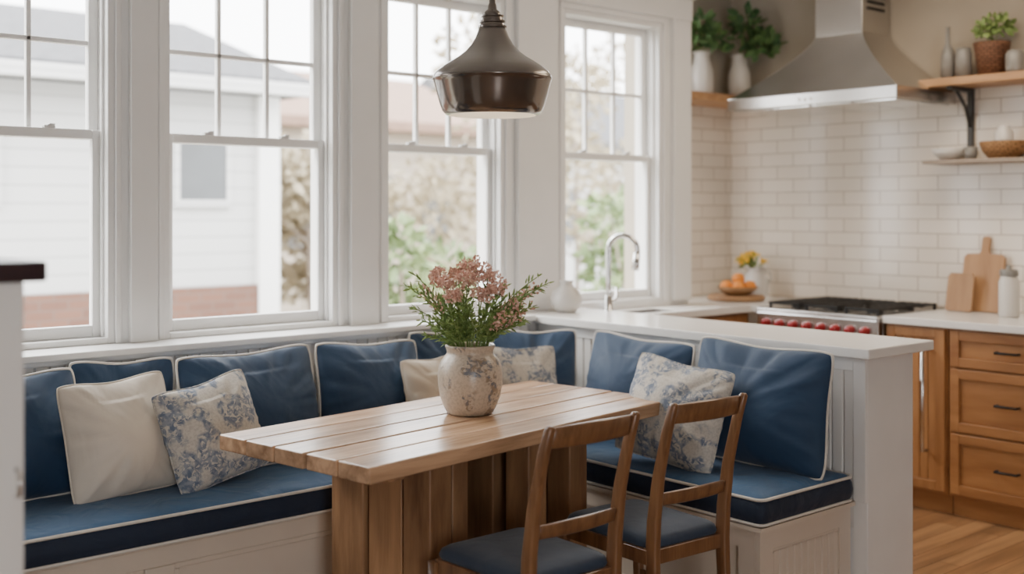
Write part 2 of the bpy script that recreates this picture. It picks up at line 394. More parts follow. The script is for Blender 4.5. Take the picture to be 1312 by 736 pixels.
def window(i, x0, x1):
    e = empty("window_%d" % i, (x0, YW, Z0), 0, "white double-hung window with gridded upper sash", None, None, S)
    w = x1 - x0; h = Z1 - Z0
    c = 0.022
    boxes("casing", [((-c, -.012, 0.0), (0, .0, h)), ((w, -.012, 0.0), (w + c, 0, h)), ((-c, -.014, h), (w + c, 0, h + .03))], M_white, e, 0.004)
    f = 0.026
    boxes("frame", [((0, 0.0, 0), (f, .18, h)), ((w - f, 0.0, 0), (w, .18, h)), ((f, 0, h - f), (w - f, .18, h)), ((f, 0, 0), (w - f, .18, .022)),
                    ((f, 0.035, .022), (f + .010, .05, h - f)), ((w - f - .010, 0.035, .022), (w - f, .05, h - f))], M_white, e, 0.003)
    m = 1.733 - Z0
    s = 0.036; a0 = f; a1 = w - f
    boxes("lower_sash", [((a0, .055, .022), (a0 + s, .09, m + .018)), ((a1 - s, .055, .022), (a1, .09, m + .018)),
                         ((a0 + s, .055, .022), (a1 - s, .09, .066)), ((a0 + s, .055, m - .018), (a1 - s, .09, m + .018))], M_white, e, 0.004)
    up = [((a0, .095, m - .018), (a0 + s, .13, h - f)), ((a1 - s, .095, m - .018), (a1, .13, h - f)),
          ((a0 + s, .095, m - .018), (a1 - s, .13, m + .018)), ((a0 + s, .095, h - f - .04), (a1 - s, .13, h - f))]
    gw = (a1 - a0 - 2 * s)
    for q in (1, 2):
        xx = a0 + s + gw * q / 3; up.append(((xx - .009, .1, m + .018), (xx + .009, .125, h - f - .04)))
    zz = (m + .02 + h - f - .045) / 2
    up.append(((a0 + s, .1, zz - .009), (a1 - s, .125, zz + .009)))
    boxes("upper_sash", up, M_white, e, 0.003)
    obj("glass_pane", [(a0 + s, .07, .066), (a1 - s, .07, .066), (a1 - s, .07, m), (a0 + s, .07, m)], [(0, 1, 2, 3)], M_glass, e)
    obj("glass_pane", [(a0 + s, .112, m), (a1 - s, .112, m), (a1 - s, .112, h - f - .04), (a0 + s, .112, h - f - .04)], [(0, 1, 2, 3)], M_glass, e)
    for q in (.28, .72):
        boxes("sash_lock", [((w * q - .02, .06, m + .018), (w * q + .02, .085, m + .028)), ((w * q - .006, .05, m + .028), (w * q + .016, .07, m + .034))], M_grey, e, 0.002)
for i, (a, b) in enumerate(WIN): window(i + 1, a, b)

# ------------------------------------------------------------------ banquette benches
bl = empty("banquette_bench", (0.7, 3.44, 0), 0, "long cream panelled bench under the windows", "bench")
boxes("body", [((0, 0.03, 0), (2.9, .56, .385)), ], M_cream, bl, 0.003)
fr = [((0, 0.01, .32), (2.37, .03, .385)), ((0, 0.01, 0), (2.37, .03, .09)), ((-0.0, -.005, .385), (2.9, .56, .40))]
for q in range(4):
    x = q * 0.757; fr.append(((x, .01, .09), (x + .1, .03, .32)))
boxes("panel_frame", fr, M_cream, bl, 0.005)
pm = []
for q in range(3):
    x = q * 0.757 + .1
    pm += [((x, .018, .30), (x + .657, .03, .32)), ((x, .018, .09), (x + .657, .03, .11)), ((x, .018, .11), (x + .02, .03, .30)), ((x + .637, .018, .11), (x + .657, .03, .30))]
boxes("panel_moulding", pm, M_cream, bl, 0.006)
br = empty("banquette_bench", (3.07, 2.30, 0), 0, "short cream bench with beadboard end against the peninsula", "bench")
boxes("body", [((.026, .026, 0), (.54, 1.12, .386))], M_cream, br, 0.003)
fr = [((-.01, -.01, .385), (.543, 1.12, .40)),
      ((.01, .032, .315), (.03, 1.12, .3845)), ((.01, .032, 0), (.03, 1.12, .09)), ((.01, .032, .09), (.03, .10, .315)), ((.01, .55, .09), (.03, .62, .315)), ((.01, 1.05, .09), (.03, 1.12, .315)),
      ((.01, .01, .315), (.543, .031, .3845)), ((.01, .01, 0), (.543, .031, .09)), ((.01, .01, .09), (.08, .031, .315)), ((.475, .01, .09), (.543, .031, .315))]
boxes("panel_frame", fr, M_cream, br, 0.0)
boxes("panel_moulding", [((.08, .014, .30), (.475, .03, .315)), ((.08, .014, .09), (.475, .03, .105)), ((.08, .014, .105), (.095, .03, .30)), ((.46, .014, .105), (.475, .03, .30))], M_cream, br, 0.005)
beadboard("beadboard_panel", (.095, .022, 0), (1, 0, 0), .365, .105, .30, (0, -1, 0), M_cream, br, 0.04)

# peninsula
pe = empty("peninsula", (3.62, 2.25, 0), 0, "white half wall with quartz top and beadboard side facing the bench", "peninsula")
boxes("body", [((.009, .0, 0), (.32, 1.75, .92))], M_white, pe, 0.004)
boxes("corner_board", [((-.006, 0.0, .4), (.0085, .05, .92)), ((-.006, .05, .87), (.0085, 1.75, .92))], M_white, pe, 0.002)
beadboard("beadboard_panel", (.005, .05, 0), (0, 1, 0), 1.70, .3, .87, (-1, 0, 0), M_bead, pe)
box("worktop", (-.04, -.035, .92), (.41, 1.87, .957), M_quartz, pe, 0.005, 3)

# seat cushions
def rr_path(x0, y0, x1, y1, z, r=0.03, k=6):
    pts = []
    for (cx, cy, a0) in ((x1 - r, y1 - r, 0), (x0 + r, y1 - r, 90), (x0 + r, y0 + r, 180), (x1 - r, y0 + r, 270)):
        for q in range(k + 1):
            t = math.radians(a0 + 90 * q / k); pts.append((cx + r * math.cos(t), cy + r * math.sin(t), z))
    out = []
    for i in range(len(pts)):
        a = Vector(pts[i]); b = Vector(pts[(i + 1) % len(pts)]); m = max(1, int((b - a).length / .12))
        for q in range(m): out.append(a.lerp(b, q / m))
    return out
def rr_fix(ins, w, d, r, k=6, n=24):
    r2 = max(.004, r - ins * .2)
    out = []
    x0, y0, x1, y1 = ins, ins, w - ins, d - ins
    cs = ((x1 - r2, y1 - r2, 0), (x0 + r2, y1 - r2, 90), (x0 + r2, y0 + r2, 180), (x1 - r2, y0 + r2, 270))
    pts = []
    for (cx, cy, a0) in cs:
        seg = [(cx + r2 * math.cos(math.radians(a0 + 90 * q / k)), cy + r2 * math.sin(math.radians(a0 + 90 * q / k)), 0) for q in range(k + 1)]
        pts.append(seg)
    for i in range(4):
        out += pts[i]
        a = Vector(pts[i][-1]); b = Vector(pts[(i + 1) % 4][0])
        for q in range(1, n): out.append(tuple(a.lerp(b, q / n)))
    return out
def mattress(name, x0, y0, x1, y1, z0, z1, label):
    base = Vector((x0, y0, z0)); w = x1 - x0; d = y1 - y0; h = z1 - z0
    def mk(lst):
        rings = []
        for (ins, z, amp) in lst:
            ring = []
            for p in rr_fix(ins, w, d, .03, 6, 70):
                zz = z
                if amp:
                    zz += .010 * amp * noise.noise(Vector((p[0] * 4 + x0, p[1] * 5, 1.3))) + .003 * amp * noise.noise(Vector((p[0] * 14, p[1] * 8, 4)))
                ring.append(Vector((p[0], p[1], zz)))
            rings.append(ring)
        return rings
    o = loft(name, mk([(.02, h - .006, 0), (.006, h - .005, 0), (.012, h + .001, 0), (.03, h + .006, .5), (.05, h + .009, .9), (.08, h + .012, 1), (.12, h + .014, 1), (.16, h + .015, 1), (.20, h + .016, 1), (.25, h + .016, 1)]), M_seat_lit, None, True, True, base)
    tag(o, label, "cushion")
    s_ = loft("shaded_side_band", mk([(.03, 0.0, 0), (.008, .004, 0), (.002, .012, 0), (-.004, h * .3, 0), (-.006, h * .5, 0), (-.003, h * .75, 0), (.002, h - .012, 0), (.008, h - .006, 0), (.02, h - .005, 0)]), M_seat_shade, o)
    s_["label"] = "boxed side of the cushion, shade painted in as darker navy"
    for z in (.008, h - .004):
        tube("piping", rr_path(0, 0, w, d, z), .0055, M_pipe, o, 6, True)
    return o
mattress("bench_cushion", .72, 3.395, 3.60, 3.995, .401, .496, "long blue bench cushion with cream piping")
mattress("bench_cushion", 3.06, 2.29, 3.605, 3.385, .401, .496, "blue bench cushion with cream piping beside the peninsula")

# ------------------------------------------------------------------ pillows
def pillow(label, w, h, t, x, y, yaw, lean, roll, mat, pipe=None, z=.512, name="throw_pillow"):
    n = 44; V = []; idx = {}; k = .05
    def sh(u, v):
        cr = 1 - .06 * (u * u * v * v) ** 3
        X = w / 2 * u * (1 - k * (1 - v * v)) * cr; Z = h / 2 * v * (1 - k * (1 - u * u)) * cr
        return X, Z
    sd = random.uniform(0, 50)
    F = []
    for side in (-1, 1):
        for i in range(n + 1):
            for j in range(n + 1):
                u = -math.cos(pi * i / n) * .5 + (-1 + 2 * i / n) * .5; v = -math.cos(pi * j / n) * .5 + (-1 + 2 * j / n) * .5
                edge = i in (0, n) or j in (0, n)
                if edge and (i, j) in idx and side == 1:
                    idx[(side, i, j)] = idx[(i, j)]; continue
                X, Z = sh(u, v)
                e = max((1 - u ** 2) * (1 - v ** 2), 0)
                T = t / 2 * (.55 * e ** .5 + .45 * e ** .85)
                T *= 1 - .14 * v
                a = math.atan2(v, u); rad = min(1, math.hypot(u, v))
                fold = noise.noise(Vector((math.cos(a) * 5.0 + sd, math.sin(a) * 5.0, side * 2))) * rad ** 1.6
                fold2 = noise.noise(Vector((math.cos(a) * 12.0 + sd, math.sin(a) * 12.0, side * 7))) * rad ** 3
                T += (e ** .4) * (.026 * fold + .012 * fold2 + .012 * noise.noise(Vector((u * 1.4 + sd, v * 1.4, side * 3))) + .003 * noise.noise(Vector((u * 4 + sd, v * 4, side * 5))))
                T -= .016 * math.exp(-((u + .15 * math.sin(sd)) ** 2) / .10 - ((v - .9) ** 2) / .25) * (e ** .3)
                T = max(T, 0)
                V.append(Vector((X, side * T, Z)))
                idx[(side, i, j)] = len(V) - 1
                if edge: idx[(i, j)] = len(V) - 1
        for i in range(n):
            for j in range(n):
                q = (idx[(side, i, j)], idx[(side, i + 1, j)], idx[(side, i + 1, j + 1)], idx[(side, i, j + 1)])
                F.append(q if side == -1 else q[::-1])
    V = [Vector((p.x, p.y + .012 * noise.noise(Vector((p.x * 4 + sd, p.z * 4, 0))), p.z - .010 * math.exp(-(p.x / w * 4) ** 2) * (p.z > h * .3))) for p in V]
    M = Matrix.Rotation(yaw, 4, 'Z') @ Matrix.Rotation(-lean, 4, 'X') @ Matrix.Rotation(roll, 4, 'Y')
    zmin = min((M @ v).z for v in V)
    o = obj(name, V, F, mat, None, True)
    o.matrix_world = Matrix.Translation((x, y, z - zmin - .006)) @ M
    tag(o, label, "pillow")
    if pipe:
        loop = [(i, 0) for i in range(n)] + [(n, j) for j in range(n)] + [(i, n) for i in range(n, 0, -1)] + [(0, j) for j in range(n, 0, -1)]
        pts = [V[idx[q]] * 1.004 for q in loop]
        tube("piping", pts, .0048 if pipe != mat else .003, pipe, o, 6, True)
    return o
R = math.radians
nl = "navy square pillow with cream piping, "
pillow(nl + "leaning on the wainscot", .50, .42, .23, 1.15, 3.83, R(2), R(12), R(-2), M_navy, M_pipe)
pillow(nl + "behind the cream pillow", .38, .43, .16, 1.57, 3.90, R(0), R(9), R(2), M_navy, M_pipe)
pillow(nl + "below the second window", .58, .44, .26, 2.01, 3.80, R(3), R(12), R(-1), M_navy, M_pipe)
pillow(nl + "beside the small cream pillow", .47, .43, .24, 2.545, 3.82, R(-4), R(12), R(2), M_navy, M_pipe)
pillow(nl + "behind the flower vase", .40, .43, .16, 3.00, 3.90, R(0), R(8), R(2), M_navy, M_pipe)
pillow(nl + "set diagonally in the bench corner", .38, .43, .18, 3.36, 3.74, R(-40), R(10), R(0), M_navy, M_pipe)
pillow(nl + "leaning on the peninsula", .56, .43, .26, 3.45, 3.21, R(-88), R(10), R(2), M_navy, M_pipe)
pillow("large navy pillow with cream piping at the bench end", .62, .46, .29, 3.44, 2.585, R(-91), R(7), R(1), M_navy, M_pipe)
pillow("plain cream linen pillow in front of navy pillows", .385, .40, .22, 1.475, 3.70, R(4), R(14), R(-3), M_creamf, M_creamf)
pillow("cream pillow with blue floral print, tilted", .385, .36, .20, 1.77, 3.625, R(8), R(18), R(-9), M_floral, M_floral)
pillow("small cream linen pillow between navy pillows", .32, .365, .17, 2.775, 3.67, R(0), R(14), R(-2), M_creamf, M_creamf)
pillow("small blue floral pillow behind the vase", .36, .38, .16, 3.17, 3.61, R(-14), R(14), R(2), M_floral, M_floral)
pillow("blue floral pillow propped against navy pillows", .45, .39, .20, 3.21, 2.80, R(-84), R(18), R(6), M_floral, M_floral)

# ------------------------------------------------------------------ dining table
tb = empty("dining_table", (2.42, 3.045, 0), R(8), "rustic plank-top wooden dining table with block pedestals", "table")
L, W = 1.51, .71; pw = W / 5
boxes("tabletop", [((-L / 2 + random.uniform(0, .006), -W / 2 + i * pw + .004, .70 + random.uniform(0, .002)), (L / 2 - random.uniform(0, .006), -W / 2 + (i + 1) * pw - .004, .75 - random.uniform(0, .0015))) for i in range(5)], M_table, tb, 0.005, 3)
boxes("pedestal", [((-.41, -.24, 0), (-.315, -.12, .6995)), ((-.40, -.105, 0), (-.315, .05, .6995)), ((-.41, .065, 0), (-.315, .22, .6995)), ((-.307, -.235, 0), (-.235, -.13, .6995))], M_tableleg, tb, 0.007, 3)
boxes("pedestal", [((.05, -.24, 0), (.145, -.135, .6995)), ((.165, -.15, 0), (.25, -.09, .6995)), ((.27, -.24, 0), (.37, -.135, .6995)), ((.06, -.07, 0), (.36, .06, .6995)), ((.05, .07, 0), (.37, .22, .6995))], M_tableleg, tb, 0.007, 3)
box("backlight_block_panel", (-.31, .18, .05), (.045, .21, .699), M_tableleg, tb, 0.004)  # board added to block backlight and keep the pedestal recess in shadow
box("apron", (-.60, -.26, .665), (-.53, .26, .6995), M_tableleg, tb, 0.004)
box("apron", (.50, -.26, .665), (.57, .26, .6995), M_tableleg, tb, 0.004)

# ------------------------------------------------------------------ chairs
def chair(x, y, rz, label, sw=1.0):
    e = empty("dining_chair", (x, y, 0), rz, label, "chair", "dining chairs at the table")
    e.scale = (sw, 1, 1)
    for s in (-1, 1):
        st = []
        for (yy, z, w, d) in ((-.225, 0, .026, .028), (-.20, .2, .03, .036), (-.19, .42, .032, .042), (-.195, .52, .032, .04), (-.215, .66, .03, .034), (-.25, .80, .028, .03), (-.275, .875, .026, .026), (-.277, .883, .018, .018)):
            st.append(rrect(s * (.172 - .002 * z), yy, w, d, z, .007))
        loft("leg", st, M_chair, e)
        st = [rrect(s * (.185 + .008 * (1 - z / .42)), .205, w, w, z, .006) for z, w in ((0, .024), (.2, .03), (.42, .036))]
        loft("leg", st, M_chair, e)
    def rail(name, z0, z1, yb, bow, th, xw):
        rings = []
        for i in range(13):
            u = -1 + 2 * i / 12; xx = u * xw; yy = yb - bow * (1 - u * u)
            zt = z1 + .006 * (1 - u * u)
            lean = (z1 - z0) * .22
            r = []
            for (dy, z, o) in ((-th / 2, z0 + .004, 0), (-th / 2, zt - .004, -lean), (-th / 4, zt, -lean), (th / 4, zt, -lean), (th / 2, zt - .004, -lean), (th / 2, z0 + .004, 0), (th / 4, z0, 0), (-th / 4, z0, 0)):
                r.append((xx, yy + dy + o, z))
            rings.append(r)
        loft(name, rings, M_chair, e)
    rail("crest_rail", .818, .875, -.252, .022, .02, .166)
    rail("back_rail", .565, .602, -.198, .02, .016, .166)
    boxes("seat_frame", [((-.165, -.195, .385), (.165, -.175, .43)), ((-.17, .195, .385), (.17, .215, .43)), ((-.19, -.18, .385), (-.17, .20, .43)), ((.17, -.18, .385), (.19, .20, .43)),
                         ((-.19, -.02, .2), (-.178, .19, .22)), ((.178, -.02, .2), (.19, .19, .22)), ((-.185, -.19, .2), (-.173, -.02, .22)), ((.173, -.19, .2), (.185, -.02, .22))], M_chair, e, 0.003)
    rings = []
    for ins, z in ((.02, .425), (.004, .43), (0, .44), (.006, .455), (.02, .464), (.06, .472), (.11, .476)):
        ring = []
        for (px_, py_, _) in rr_fix(ins, .37, .40, .04, 5, 8):
            yy = py_ - .185; tp = 1 - .06 * (.2 - yy) / .4
            ring.append(((px_ - .185) * tp, yy, z))
        rings.append(ring)
    loft("seat_cushion", rings, M_slate, e)
    return e
chair(2.185, 2.465, R(0), "brown wooden chair with slate blue seat pad, curved crest rail", .96)
chair(2.705, 2.48, R(-3), "brown wooden chair with slate blue seat pad, curved crest rail", .90)

# ------------------------------------------------------------------ pendant lamp
PX, PY, PZ = 2.496, 2.995, 1.777
pl = empty("pendant_lamp", (PX, PY, PZ), 0, "bronze-grey metal dome pendant lamp hanging over the table", "lamp")
lathe("lamp_shade", [(.2035, .128), (.202, .137), (.194, .149), (.176, .164), (.150, .181), (.120, .199), (.094, .219), (.074, .241), (.059, .266), (.050, .288), (.046, .300), (.012, .302)], M_lamp, pl, 64)
lathe("neck", [(.046, .298), (.050, .300), (.050, .306), (.043, .308), (.041, .316), (.045, .318), (.045, .324), (.037, .326), (.036, .336), (.039, .338), (.039, .343), (.030, .345), (.01, .346)], M_lamp2, pl, 40, smooth=False)
lathe("shade_band", [(.150, 0), (.160, .003), (.171, .014), (.180, .037), (.191, .075), (.199, .108), (.203, .120), (.2055, .122), (.2055, .127), (.203, .130)], M_lamp2, pl, 64)
lathe("shade_lining", [(.150, 0), (.158, .004), (.172, .035), (.184, .075), (.193, .12), (.160, .150), (.120, .170), (.085, .19), (.03, .21), (.0, .212)], M_lampin, pl, 64)
lathe("cap", [(.028, .344), (.028, .352), (.024, .358), (.016, .364), (.014, .378), (.011, .386), (.010, .42), (.007, .43)], M_lamp2, pl, 32)
tube("cord", [(0, 0, .42), (0, 0, .7), (0, 0, 2.75 - PZ)], .007, M_bronze, pl)
lathe("canopy", [(.0, 2.78 - PZ), (.06, 2.779 - PZ), (.058, 2.76 - PZ), (.02, 2.745 - PZ), (.0, 2.74 - PZ)], M_bronze, pl, 32)
lathe("bulb", [(0, .10), (.02, .104), (.032, .122), (.030, .145), (.016, .172), (.014, .21)], M_bulb, pl, 24)

# ------------------------------------------------------------------ vase with flowers
VX, VY, VZ = 2.448, 3.057, .751
prof = [(0, 0), (.070, 0), (.080, .005), (.091, .025), (.104, .06), (.111, .10), (.112, .135), (.108, .165), (.097, .188), (.084, .203), (.080, .210), (.082, .222), (.086, .230), (.086, .236), (.082, .238), (.076, .232), (.072, .215), (.072, .205), (.09, .17), (.096, .13), (.09, .08), (.07, .03), (0, .02)]
vs = lathe("flower_vase", prof, M_vase, None, 56, (VX, VY, VZ))
tag(vs, "cream stoneware vase with worn blue floral glaze on the table", "vase")
camr = Vector((.757, -.653, 0)); camf = Vector((.653, .757, 0))
def bez(a, b, c, n=9): return [a * (1 - t) ** 2 + b * 2 * t * (1 - t) + c * t * t for t in [i / n for i in range(n + 1)]]
def stem_pts(r, dep, h):
    end = camr * r + camf * dep + Vector((0, 0, h))
    az = Vector((end.x, end.y, 0)); az = az.normalized() if az.length > 1e-3 else Vector((1, 0, 0))
    rim = az * min(.062, .03 + .14 * (Vector((end.x, end.y, 0)).length)) + Vector((0, 0, .232))
    st = Vector((-az.x * .03, -az.y * .03, .05))
    p = [st, (st + rim) / 2] + bez(rim, rim + Vector((az.x * .02, az.y * .02, (h - .235) * .6)), end)
    return p
def flower(r, dep, h, size):
    e = empty("pink_flower", (VX, VY, VZ), 0, "dusty pink blossom on a green stem in the vase", "flower", "flowers in the table vase")
    p = stem_pts(r, dep, h)
    tube("stem", p, .0022, M_stem, e, 5)
    V = []; F = []; c = p[-1]
    subs = [c + Vector((rnd_dir().x * .024, rnd_dir().y * .024, random.uniform(-.014, .016))) * size for _ in range(8)]
    for _ in range(int(300 * size)):
        d = rnd_dir(-.7, 1); q = random.choice(subs) + d * .014 * size * random.uniform(.4, 1.1)
        leafgeo(V, F, q, d + rnd_dir() * .6, .010, .009)
    obj("blossom", V, F, M_petal, e)
    V = []; F = []
    for i in range(14):
        q = p[random.randint(4, len(p) - 2)]
        leafgeo(V, F, q, rnd_dir(-.2, .8), random.uniform(.02, .038), .009)
    obj("foliage", V, F, M_leaf, e)
def sprig(r, dep, h, pink=False):
    e = empty("pink_flower_sprig" if pink else "green_sprig", (VX, VY, VZ), 0, "small-budded pink sprig in the vase" if pink else "leafy green sprig in the vase", "flower" if pink else "greenery", "flowers in the table vase")
    p = stem_pts(r, dep, h)
    tube("stem", p, .0019, M_stem, e, 5)
    V = []; F = []; V2 = []; F2 = []
    for i in range(4, len(p)):
        for _ in range(6):
            q = p[i] + rnd_dir() * .005
            q = q.lerp(p[i - 1], random.random())
            d = (p[i] - p[i - 1]).normalized() * 1.1 + rnd_dir() * .9
            leafgeo(V, F, q, d, random.uniform(.018, .036), random.uniform(.005, .009))
            if pink and i > len(p) - 5:
                for _ in range(3): leafgeo(V2, F2, q + rnd_dir() * .018, rnd_dir(), .012, .010)
    obj("foliage", V, F, M_leaf, e)
    if pink: obj("blossom", V2, F2, M_petal, e)
for r, dep, h, s in ((-.085, -.04, .445, 1.2), (-.01, -.06, .455, 1.35), (.06, .0, .475, 1.25), (-.04, .04, .485, 1.15), (.045, -.08, .415, 1.15), (-.115, .02, .475, 1.0), (.095, -.03, .43, 1.0), (-.045, -.09, .41, 1.05), (.02, .02, .505, 1.2)):
    flower(r, dep, h, s)
for r, dep, h in ((.15, -.05, .38), (.18, .03, .40), (.21, -.02, .37), (.13, -.09, .35), (.24, .02, .43), (.17, -.02, .34), (.20, .05, .42), (-.17, .0, .43)):
    sprig(r, dep, h, True)
for i in range(34):
    a = random.uniform(0, 2 * pi); rr = math.sqrt(random.random())
    r = math.cos(a) * rr * .20; dep = math.sin(a) * rr * .14
    sprig(r, dep, .44 - .42 * abs(r) - .3 * abs(dep) + random.uniform(-.09, .02))
for r, h in ((-.23, .44), (-.20, .48), (-.17, .42), (.23, .47), (.27, .45), (.12, .44), (-.20, .37), (.19, .32), (-.17, .32)): sprig(r, random.uniform(-.05, .05), h)

# ------------------------------------------------------------------ near side cabinet
sc = empty("side_cabinet", (.18, 2.15, 0), 0, "white painted cabinet with dark wooden top", "cabinet")
box("body", (0, 0, 0), (.50, .5, 1.32), M_bead, sc, 0.004)
box("worktop", (-.02, -.02, 1.32), (.535, .52, 1.357), M_darkwood, sc, 0.006, 3)
tube("handle", [(.485, -.002, .93), (.485, -.02, .935), (.485, -.022, .955), (.485, -.02, .975), (.485, -.002, .98)], .004, M_steel, sc)

# ------------------------------------------------------------------ kitchen
kb = empty("base_cabinet", (4.05, 3.87, 0), 0, "warm wooden base cabinet under the sink", "cabinet")
boxes("body", [((0.0, .02, .1), (1.03, .27, .70)), ((0.0, .02, .70), (.05, .27, .895)), ((.5, .02, .70), (1.03, .27, .895)), ((.02, .06, 0), (1.03, .27, .1))], M_cab, kb, 0.003)
box("door", (.02, 0, .12), (.50, .02, .885), M_cab, kb, 0.004)
box("door", (.53, 0, .12), (1.0, .02, .885), M_cab, kb, 0.004)
wt = boxes("worktop", [((4.035, 3.85, .895), (4.13, 4.148, .93)), ((4.13, 3.85, .895), (4.52, 3.92, .93)), ((4.13, 4.07, .895), (4.52, 4.148, .93)), ((4.52, 3.85, .895), (4.882, 4.148, .93)), ((4.882, 3.85, .895), (5.687, 4.487, .93)), ((5.05, 3.795, .895), (5.687, 3.85, .93))], M_quartz, None, 0.0)
tag(wt, "white quartz worktop around the sink", "worktop")
sk = boxes("sink", [((4.131, 3.921, .74), (4.519, 4.069, .745)), ((4.131, 3.921, .745), (4.135, 4.069, .927)), ((4.515, 3.921, .745), (4.519, 4.069, .927)), ((4.135, 3.921, .745), (4.515, 3.925, .927)), ((4.135, 4.065, .745), (4.515, 4.069, .927))], M_steel, None, 0)
tag(sk, "undermount stainless steel sink below the window", "sink")
fa = empty("faucet", (4.205, 4.11, .931), 0, "chrome gooseneck kitchen faucet beside the sink", "faucet")
dr = Vector((.62, -.78, 0)); rad = .075
pts = [Vector((0, 0, 0)), Vector((0, 0, .15)), Vector((0, 0, .29))]
for i in range(1, 13):
    t = pi * i / 12 * 1.08
    pts.append(dr * (rad - rad * math.cos(t)) + Vector((0, 0, .315 + rad * math.sin(t))))
tube("spout", pts, .0145, M_chrome, fa, 12)
e1 = pts[-1]; dd = (pts[-1] - pts[-2]).normalized()
tube("spray_head", [e1 - dd * .005, e1 + dd * .05, e1 + dd * .085], [.016, .019, .021], M_chrome, fa, 12)
lathe("base", [(0, 0), (.030, 0), (.030, .006), (.023, .012), (.021, .07), (.016, .08)], M_chrome, fa, 24)
tube("lever", [(.0, -.0, .05), (.045, .0, .055), (.06, 0, .07), (.06, 0, .12)], [.012, .010, .007, .006], M_chrome, fa, 8)
# range
ra = empty("range", (5.05, 3.05, 0), 0, "stainless steel gas range with red knobs", "range")
boxes("body", [((.02, .005, .12), (.635, .74, .90)), ((.05, .03, 0), (.6, .7, .12))], M_steel, ra, 0.004)
boxes("oven_door", [((-.005, .015, .18), (.02, .73, .76))], M_steel, ra, 0.006)
tube("oven_handle", [(-.005, .06, .72), (-.05, .06, .72), (-.05, .68, .72), (-.005, .68, .72)], .011, M_chrome, ra, 10)
boxes("control_panel", [((-.03, .005, .78), (.02, .74, .91))], M_steel, ra, 0.01, 3)
boxes("cooktop", [((-.03, .005, .905), (.635, .74, .925))], M_steel, ra, 0.006, 3)
for i in range(8):
    y = .075 + i * .085
    lathe("knob", [(0, .034), (.015, .034), (.020, .028), (.021, .010), (.024, .006), (.024, 0)], M_red, ra, 20, (-.031, y, .850), (0, -pi / 2, 0))
for gy in (.03, .27, .50):
    gr = []
    for q in range(5):
        yy = gy + .02 + q * .045; gr.append(((.04, yy - .005, .945), (.60, yy + .005, .958)))
    for xx in (.04, .19, .32, .46, .595): gr.append(((xx - .005, gy + .01, .943), (xx + .005, gy + .21, .956)))
    for xx in (.045, .595):
        for yy in (gy + .02, gy + .20): gr.append(((xx - .007, yy - .007, .925), (xx + .007, yy + .007, .95)))
    boxes("grate", gr, M_black, ra, 0.002, 1)
for (bx, by) in ((.17, .14), (.46, .14), (.17, .375), (.46, .375), (.17, .6), (.46, .6)):
    lathe("burner", [(0, .94), (.03, .94), (.04, .935), (.045, .925)], M_black, ra, 20, (bx, by, 0))
def pull(parent, p, axis, ln, mat):
    d = Vector(axis) * ln / 2; o = Vector((-.03, 0, 0)); p = Vector(p)
    tube("handle", [p - d, p - d + o, p + o, p + d + o, p + d], .006, mat, parent, 8)
def shaker(name, y0, y1, z0, z1, parent, st=.055, grooved=False):
    lst = [((-.02, y0, z0), (0, y0 + st, z1)), ((-.02, y1 - st, z0), (0, y1, z1)), ((-.02, y0 + st, z0), (0, y1 - st, z0 + st)), ((-.02, y0 + st, z1 - st), (0, y1 - st, z1))]
    if grooved:
        k = 5; pw_ = (y1 - y0 - 2 * st) / k
        for q in range(k): lst.append(((-.011, y0 + st + q * pw_ + .0015, z0 + st), (0, y0 + st + (q + 1) * pw_ - .0015, z1 - st)))
    else: lst.append(((-.008, y0 + st, z0 + st), (0, y1 - st, z1 - st)))
    return boxes(name, lst, M_cabv if grooved else M_cab, parent, 0.003)
c1 = empty("base_cabinet", (5.08, 2.72, 0), 0, "tall-doored wooden base cabinet beside the range", "cabinet")
boxes("body", [((0, 0, .1), (.605, .322, .895)), ((.04, 0, 0), (.6, .322, .1))], M_cab, c1, 0.002)
d1 = shaker("door", .01, .315, .115, .885, c1, .045, True)
tube("handle", [(-.02, .10, .30), (-.06, .10, .30), (-.06, .10, .55), (-.06, .10, .79), (-.02, .10, .79)], .010, M_chrome, d1, 8)
for q, (y0, y1) in enumerate(((2.02, 2.715), (1.32, 2.015))):
    c2 = empty("base_cabinet", (5.08, y0, 0), 0, "wooden base cabinet with three drawers and dark pulls", "cabinet")
    w = y1 - y0
    boxes("body", [((0, 0, .1), (.605, w, .895)), ((.04, 0, 0), (.6, w, .1))], M_cab, c2, 0.002)
    for (z0, z1) in ((.115, .40), (.41, .705), (.715, .885)):
        dw = shaker("drawer", .012, w - .012, z0, z1, c2, .045)
        zc = (z0 + z1) / 2
        pull(dw, (-.008, w / 2 + .06, zc), (0, 1, 0), .10, M_black)
wt2 = box("worktop", (5.045, 1.3, .895), (5.687, 3.048, .93), M_quartz, None, 0.004)
tag(wt2, "white quartz worktop over the drawer cabinets", "worktop")
# hood
hd = empty("range_hood", (5.10, 3.0, 2.0), 0, "stainless steel chimney range hood", "range hood")
HX, HY = .588, 1.05
box("canopy_rim", (0, 0, 0.01), (HX, HY, .075), M_steel, hd, 0.004)
rings = []
for t in [i / 16 for i in range(17)]:
    s = 1 - (1 - t) ** 1.35
    a0 = .004 + .31 * s; y0 = 0.004 + .386 * s; y1 = HY - .004 - .364 * s
    z = .075 + .34 * t
    rings.append([(a0, y0, z), (HX, y0, z), (HX, y1, z), (a0, y1, z)])
def loft_panels(name, rings, mat, parent):
    bm = bmesh.new()
    for j in range(4):
        cols = [(bm.verts.new(r[j]), bm.verts.new(r[(j + 1) % 4])) for r in rings]
        for i in range(len(cols) - 1):
            f = bm.faces.new((cols[i][0], cols[i][1], cols[i + 1][1], cols[i + 1][0])); f.smooth = True
    me = bpy.data.meshes.new(name); bm.to_mesh(me); bm.free(); me.materials.append(mat)
    o = bpy.data.objects.new(name, me); COL.objects.link(o); o.parent = parent
    return o
